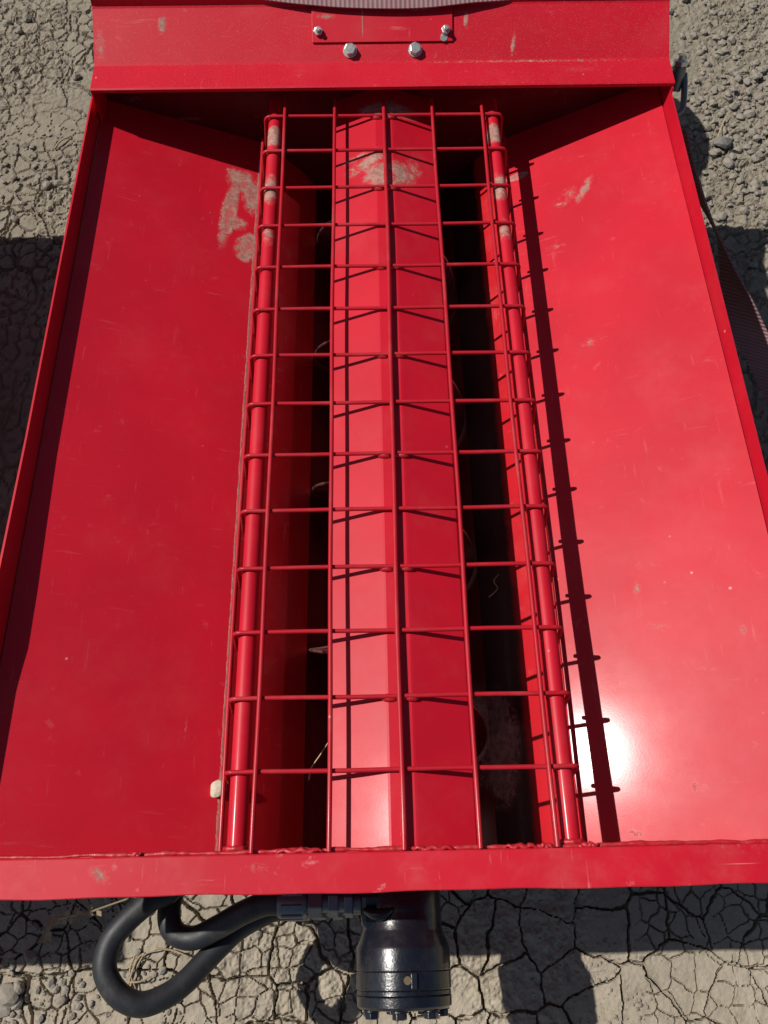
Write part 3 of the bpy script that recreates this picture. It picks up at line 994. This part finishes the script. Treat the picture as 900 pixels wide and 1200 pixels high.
# ------------------------------------------------------------------ straps and shackle
def ribbon(name, pts, widths, mat, obj_kw, n=10, thick=0.0028):
    """pts: centre line, widths: half-width vectors across the webbing"""
    C = catmull(pts, n); W = catmull(widths, n)
    T = np.gradient(C, axis=0); T /= np.linalg.norm(T, axis=1)[:, None]
    N = np.cross(W, T); N /= np.linalg.norm(N, axis=1)[:, None]
    V = []; F = []; m = 6
    s = np.concatenate([[0], np.cumsum(np.linalg.norm(np.diff(C, axis=0), axis=1))])
    uv = []
    for sgn in (0.5, -0.5):
        for i in range(len(C)):
            for k in range(m + 1):
                V.append(C[i] + W[i] * (2 * k / m - 1) + N[i] * thick * sgn)
                uv.append((s[i] * 6, k / m * 0.3))
    L = (m + 1); off = len(C) * L
    for i in range(len(C) - 1):
        for k in range(m):
            F.append([i * L + k, i * L + k + 1, (i + 1) * L + k + 1, (i + 1) * L + k])
            F.append([off + i * L + k, off + (i + 1) * L + k, off + (i + 1) * L + k + 1, off + i * L + k + 1])
        for k in (0, m):
            F.append([i * L + k, (i + 1) * L + k, off + (i + 1) * L + k, off + i * L + k])
    for i in (0, len(C) - 1):
        for k in range(m):
            F.append([i * L + k, off + i * L + k, off + i * L + k + 1, i * L + k + 1])
    o = make(name, V, F, mat)
    me = o.data
    ul = me.uv_layers.new(name="UVMap")
    for l in me.loops:
        ul.data[l.index].uv = uv[l.vertex_index]
    smooth_angle(o, 50)
    for k, v in obj_kw.items():
        o[k] = v
    return o


A = lambda x, y, z: onz(x, y, z)
ribbon("webbing_strap", [(-0.34, 1.190, 0.055), (-0.23, 1.152, 0.092), (-0.13, 1.134, 0.097), (-0.05, 1.125, 0.0965), (0.05, 1.123, 0.0960), (0.13, 1.131, 0.097), (0.23, 1.155, 0.090), (0.33, 1.25, 0.0795)],
       [(0.0, 0.018, 0.012), (0.0, 0.022, 0.008), (0, 0.023, 0.011), (0, 0.022, 0.0125), (0, 0.022, 0.0125), (0, 0.023, 0.011), (0.0, 0.022, 0.008), (0.0, 0.022, 0.0)],
       STRAP, dict(label="dusty mauve webbing strap draped over the rear cover's top edge", category="strap"))
def rdir(x, y):
    d = ray(x, y)[1]
    return d / np.linalg.norm(d)


HWS = 0.034
sp_pts = [(797, 150, -0.06, 8), (806, 192, -0.085, 8), (818, 226, -0.11, 6), (832, 256, -0.135, 2), (842, 278, -0.15, 2), (852, 312, -0.175, 9), (866, 355, -0.20, 19), (884, 400, -0.225, 25), (916, 462, -0.255, 26), (960, 560, -0.30, 19), (1010, 680, -0.355, 19), (1050, 780, -0.41, 19)]
cps = [A(x, y, z) for x, y, z, _ in sp_pts]
wv_ = []
for x, y, z, w in sp_pts:
    d = rdir(x, y); q = A(x, y, z)
    side = CR * 0.9 - CU * 0.25
    side = side - d * (side @ d); side /= np.linalg.norm(side)
    pw = min(w * float((q - CAM_P) @ CF) / FPX, HWS)          # how much of the width faces up
    wv_.append(side * pw - d * math.sqrt(max(0.0, HWS ** 2 - pw ** 2)))
ribbon("webbing_strap", cps, wv_, STRAP, dict(label="shaded dark mauve webbing strap hanging twisted beside the sunlit red panel's side wall", category="strap"))

sh = thing("shackle", A(796, 84, -0.03), "grey steel shackle hooked at the end of the rear cover", "shackle")
cc = A(796, 82, -0.01)
ax_ = np.array([0.0, 0.35, 0.94])
V, F = tube([cc - ax_ * 0.030, cc - ax_ * 0.012, cc - ax_ * 0.010, cc + ax_ * 0.006], [0.0090, 0.0095, 0.0105, 0.0105], 20)
o = make("pin", V, F, ZINC_DARK, sh); smooth_angle(o)
V, F = ngon_prism(cc + ax_ * 0.006, ax_, (1, 0, 0), 0.0115, 0.009, 6, 0.4)
make("nut", V, F, ZINC, sh, bevel=0.0015)
V, F = tube([cc + ax_ * 0.008, cc + ax_ * 0.022], [0.0058, 0.0052], 14)
make("stud_end", V, F, ZINC, sh)
bw = [cc + np.array([-0.012, 0, -0.004]), cc + np.array([-0.014, -0.02, -0.022]), cc + np.array([-0.004, -0.045, -0.042]), cc + np.array([0.010, -0.040, -0.040]), cc + np.array([0.012, -0.018, -0.022]), cc + np.array([0.010, 0, -0.006])]
V, F = tube(catmull(bw, 6), 0.0050, 12)
make("bow", V, F, ZINC_DARK, sh, smooth=True)


# ------------------------------------------------------------------ stones, gravel, twigs
def rock(r, seed, sub=1, flat=0.7):
    bm = bmesh.new()
    bmesh.ops.create_icosphere(bm, subdivisions=sub, radius=1.0)
    rs = random.Random(seed)
    cuts = [(Vector((rs.uniform(-1, 1), rs.uniform(-1, 1), rs.uniform(-1, 1))).normalized(), rs.uniform(0.55, 0.9)) for _ in range(7)]
    for v in bm.verts:
        p = v.co.copy()
        for nn, d in cuts:
            e = p.dot(nn) - d
            if e > 0:
                p -= nn * e
        v.co = Vector((p.x * 1.1, p.y * 0.9, p.z * flat)) * r
    V = [np.array(v.co) for v in bm.verts]
    F = [[v.index for v in f.verts] for f in bm.faces]
    bm.free()
    return V, F


def rotz(V, a):
    c, s = math.cos(a), math.sin(a)
    return [np.array([v[0] * c - v[1] * s, v[0] * s + v[1] * c, v[2]]) for v in V]


stones = [(845, 172, 11, 1), (853, 193, 7, 0), (864, 178, 6, 0), (826, 152, 7, 0), (877, 136, 7, 0), (866, 140, 5, 0), (858, 128, 6, 0), (852, 118, 5, 0), (880, 160, 6, 0), (890, 182, 5, 0), (829, 78, 6, 0), (842, 66, 5, 0),
          (857, 50, 6, 0), (820, 64, 5, 0), (874, 100, 5, 0), (888, 118, 5, 0), (836, 108, 5, 0), (846, 255, 6, 0), (884, 218, 6, 0), (866, 214, 5, 0), (10, 31, 6, 0), (34, 26, 6, 0), (24, 40, 5, 0), (55, 218, 6, 0), (46, 206, 5, 0), (24, 100, 5, 0),
          (66, 212, 5, 0), (58, 230, 4, 0), (30, 170, 5, 0), (17, 256, 5, 0), (90, 92, 5, 0), (12, 1166, 14, 0), (22, 1158, 9, 0), (36, 1122, 9, 0), (20, 1176, 8, 0), (4, 1184, 10, 0), (60, 1150, 6, 0), (72, 1172, 6, 0)]
rock_mesh = {}
for i, (px, py, s, dark) in enumerate(stones):
    q = onground(px, py)
    dist = float((q - CAM_P) @ CF)
    r = s * dist / FPX
    key = (i % 6, dark)
    if key not in rock_mesh:
        V, F = rock(1.0, 100 + i, 2)
        me = bpy.data.meshes.new("stone")
        me.from_pydata([tuple(v) for v in V], [], F)
        me.materials.append(STONE_D if dark else STONE)
        rock_mesh[key] = me
    o = link("stone", rock_mesh[key], None, (q[0], q[1], gh(q[0], q[1]) + r * 0.35))
    o.scale = (r, r, r)
    o.rotation_euler = (0, 0, i * 1.7)
    o["category"] = "stone"
    if dark:
        o["label"] = "dark grey rounded stone, largest on the gravelly earth beside the hopper's rear corner"
    elif px > 600:
        o["label"] = "small grey-brown stone on the gravelly earth behind the strap and shackle"; o["group"] = "stones by the shackle"
    elif py > 1000:
        o["label"] = "rough clod on the broken earth beside the wide hose loop"; o["group"] = "clods by the hose loop"
    else:
        o["label"] = "small stone on the cracked earth beside the rear cover's scraped end"; o["group"] = "stones by the scraped cover end"

parts = []
protos = [rock(1.0, 500 + k, 1) for k in range(10)]


def scatter(n, fx, rmin, rmax):
    for _ in range(n):
        x, y = fx()
        r = rmin + (rmax - rmin) * random.random() ** 2.5
        V, F = protos[random.randrange(10)]
        V = rotz(V, random.random() * 6.28)
        parts.append((x, y, r, V, F))


def zone(cx, cy, sx, sy):
    def f():
        return cx + random.gauss(0, sx), cy + random.gauss(0, sy)
    return f


scatter(1500, zone(0.80, 1.35, 0.14, 0.22), 0.002, 0.011)
scatter(260, zone(-0.80, 1.22, 0.10, 0.08), 0.002, 0.008)
scatter(110, zone(-1.0, 1.62, 0.08, 0.06), 0.002, 0.008)
scatter(260, zone(-0.8, 1.4, 0.3, 0.3), 0.0012, 0.004)
scatter(500, zone(0.85, 1.1, 0.25, 0.4), 0.0015, 0.006)
scatter(450, zone(-0.52, -0.22, 0.09, 0.05), 0.0015, 0.007)
scatter(200, zone(0.28, -0.22, 0.06, 0.05), 0.0012, 0.004)
hx = ground_height(np.array([q[0] for q in parts]), np.array([q[1] for q in parts]))
VV = []; FF = []
for (x, y, r, V, F), h in zip(parts, hx):
    o_ = len(VV)
    VV += [np.array([x, y, h + r * 0.3]) + v * r for v in V]
    FF += [[i + o_ for i in f] for f in F]
gv_ = make("gravel", VV, FF, STONE)
gv_["kind"] = "stuff"
gv_["label"] = "loose fine gravel and crumbs of earth scattered over the ground"
gv_["category"] = "gravel"


def twig(name, pts, r, mat, label, cat, group=None, parent=None):
    V, F = tube(catmull(pts, 6), np.linspace(r, r * 0.5, 6 * (len(pts) - 1) + 1), 6)
    o = make(name, V, F, mat, parent, smooth=True)
    if parent is None:
        o["label"] = label; o["category"] = cat
        if group:
            o["group"] = group
    return o


def gp(x, y, lift=0.004):
    q = onground(x, y)
    return (q[0], q[1], gh(q[0], q[1]) + lift)


twig("twig", [gp(64, 176), gp(72, 168, 0.007), gp(83, 160)], 0.0022, TWIG, "short dry twig lying on the cracked earth beside the hopper's shaded side", "twig")
twig("straw", [gp(838, 168, 0.01), gp(844, 152, 0.016), gp(851, 138, 0.012)], 0.0014, STRAW, "pale straw stalk lying among the stones by the hopper's rear corner", "straw")
for i, pts in enumerate(([(150, 1160), (157, 1140), (166, 1120), (186, 1113)], [(152, 1165), (160, 1138), (172, 1116)], [(146, 1150), (166, 1150), (182, 1142)], [(184, 1111), (205, 1114), (224, 1122)], [(160, 1120), (155, 1138), (161, 1160)])):
    twig("root_fibre", [gp(x, y, 0.006 + 0.004 * ((i + k) % 2)) for k, (x, y) in enumerate(pts)], 0.0018, TWIG, "thin dry root fibre lying on the earth inside the wide hose loop", "root", "root fibres inside the hose loop")
sp = thing("dry_sprig", gp(54, 1104, 0.0), "curled dry plant sprig lying on the shaded earth under the front flange", "sprig")
spp = [gp(54, 1104, 0.01), gp(62, 1090, 0.03), gp(76, 1080, 0.05), gp(96, 1075, 0.06), gp(120, 1070, 0.06), gp(140, 1062, 0.05), gp(160, 1054, 0.04)]
twig("stem", spp, 0.0024, TWIG, "", "", parent=sp)
cpp = catmull(spp, 6)
lv = []
for i in range(1, len(cpp) - 10, 1):
    c = cpp[i]; a = i * 1.9
    d = np.array([math.cos(a), math.sin(a), 0.4 * math.sin(a * 2)]) * 0.011
    side = np.array([-d[1], d[0], 0.002]) * 0.35
    V, F = prism([c, c + d * 0.5 + side, c + d, c + d * 0.5 - side], (0, 0, 0.0008))
    make("leaf", V, F, TWIG, sp)
q = onpanel(256, 926, -1)
V, F = rock(0.011, 77, 2, 0.55)
V = [v + np.array([-0.207, q[1], panel_z(-0.207) + 0.0055]) for v in rotz(V, 0.7)]
o = make("stone_chip", V, F, CHIP)
o["label"] = "pale stone chip resting on the red panel against the wire guard's edge"; o["category"] = "stone"
for i, (pts, lab) in enumerate((([A(573, 700, -0.18), A(583, 690, -0.17), A(579, 680, -0.165), A(590, 668, -0.17)], "thin curled straw stalk caught in the dark trough between ridge and tube"),
                                ([A(362, 914, -0.11), A(365, 900, -0.10), A(375, 885, -0.085), A(386, 868, -0.08)], "thin bent straw stalk caught on the auger beside the ridge"))):
    twig("straw", pts, 0.0011, STRAW, lab, "straw")
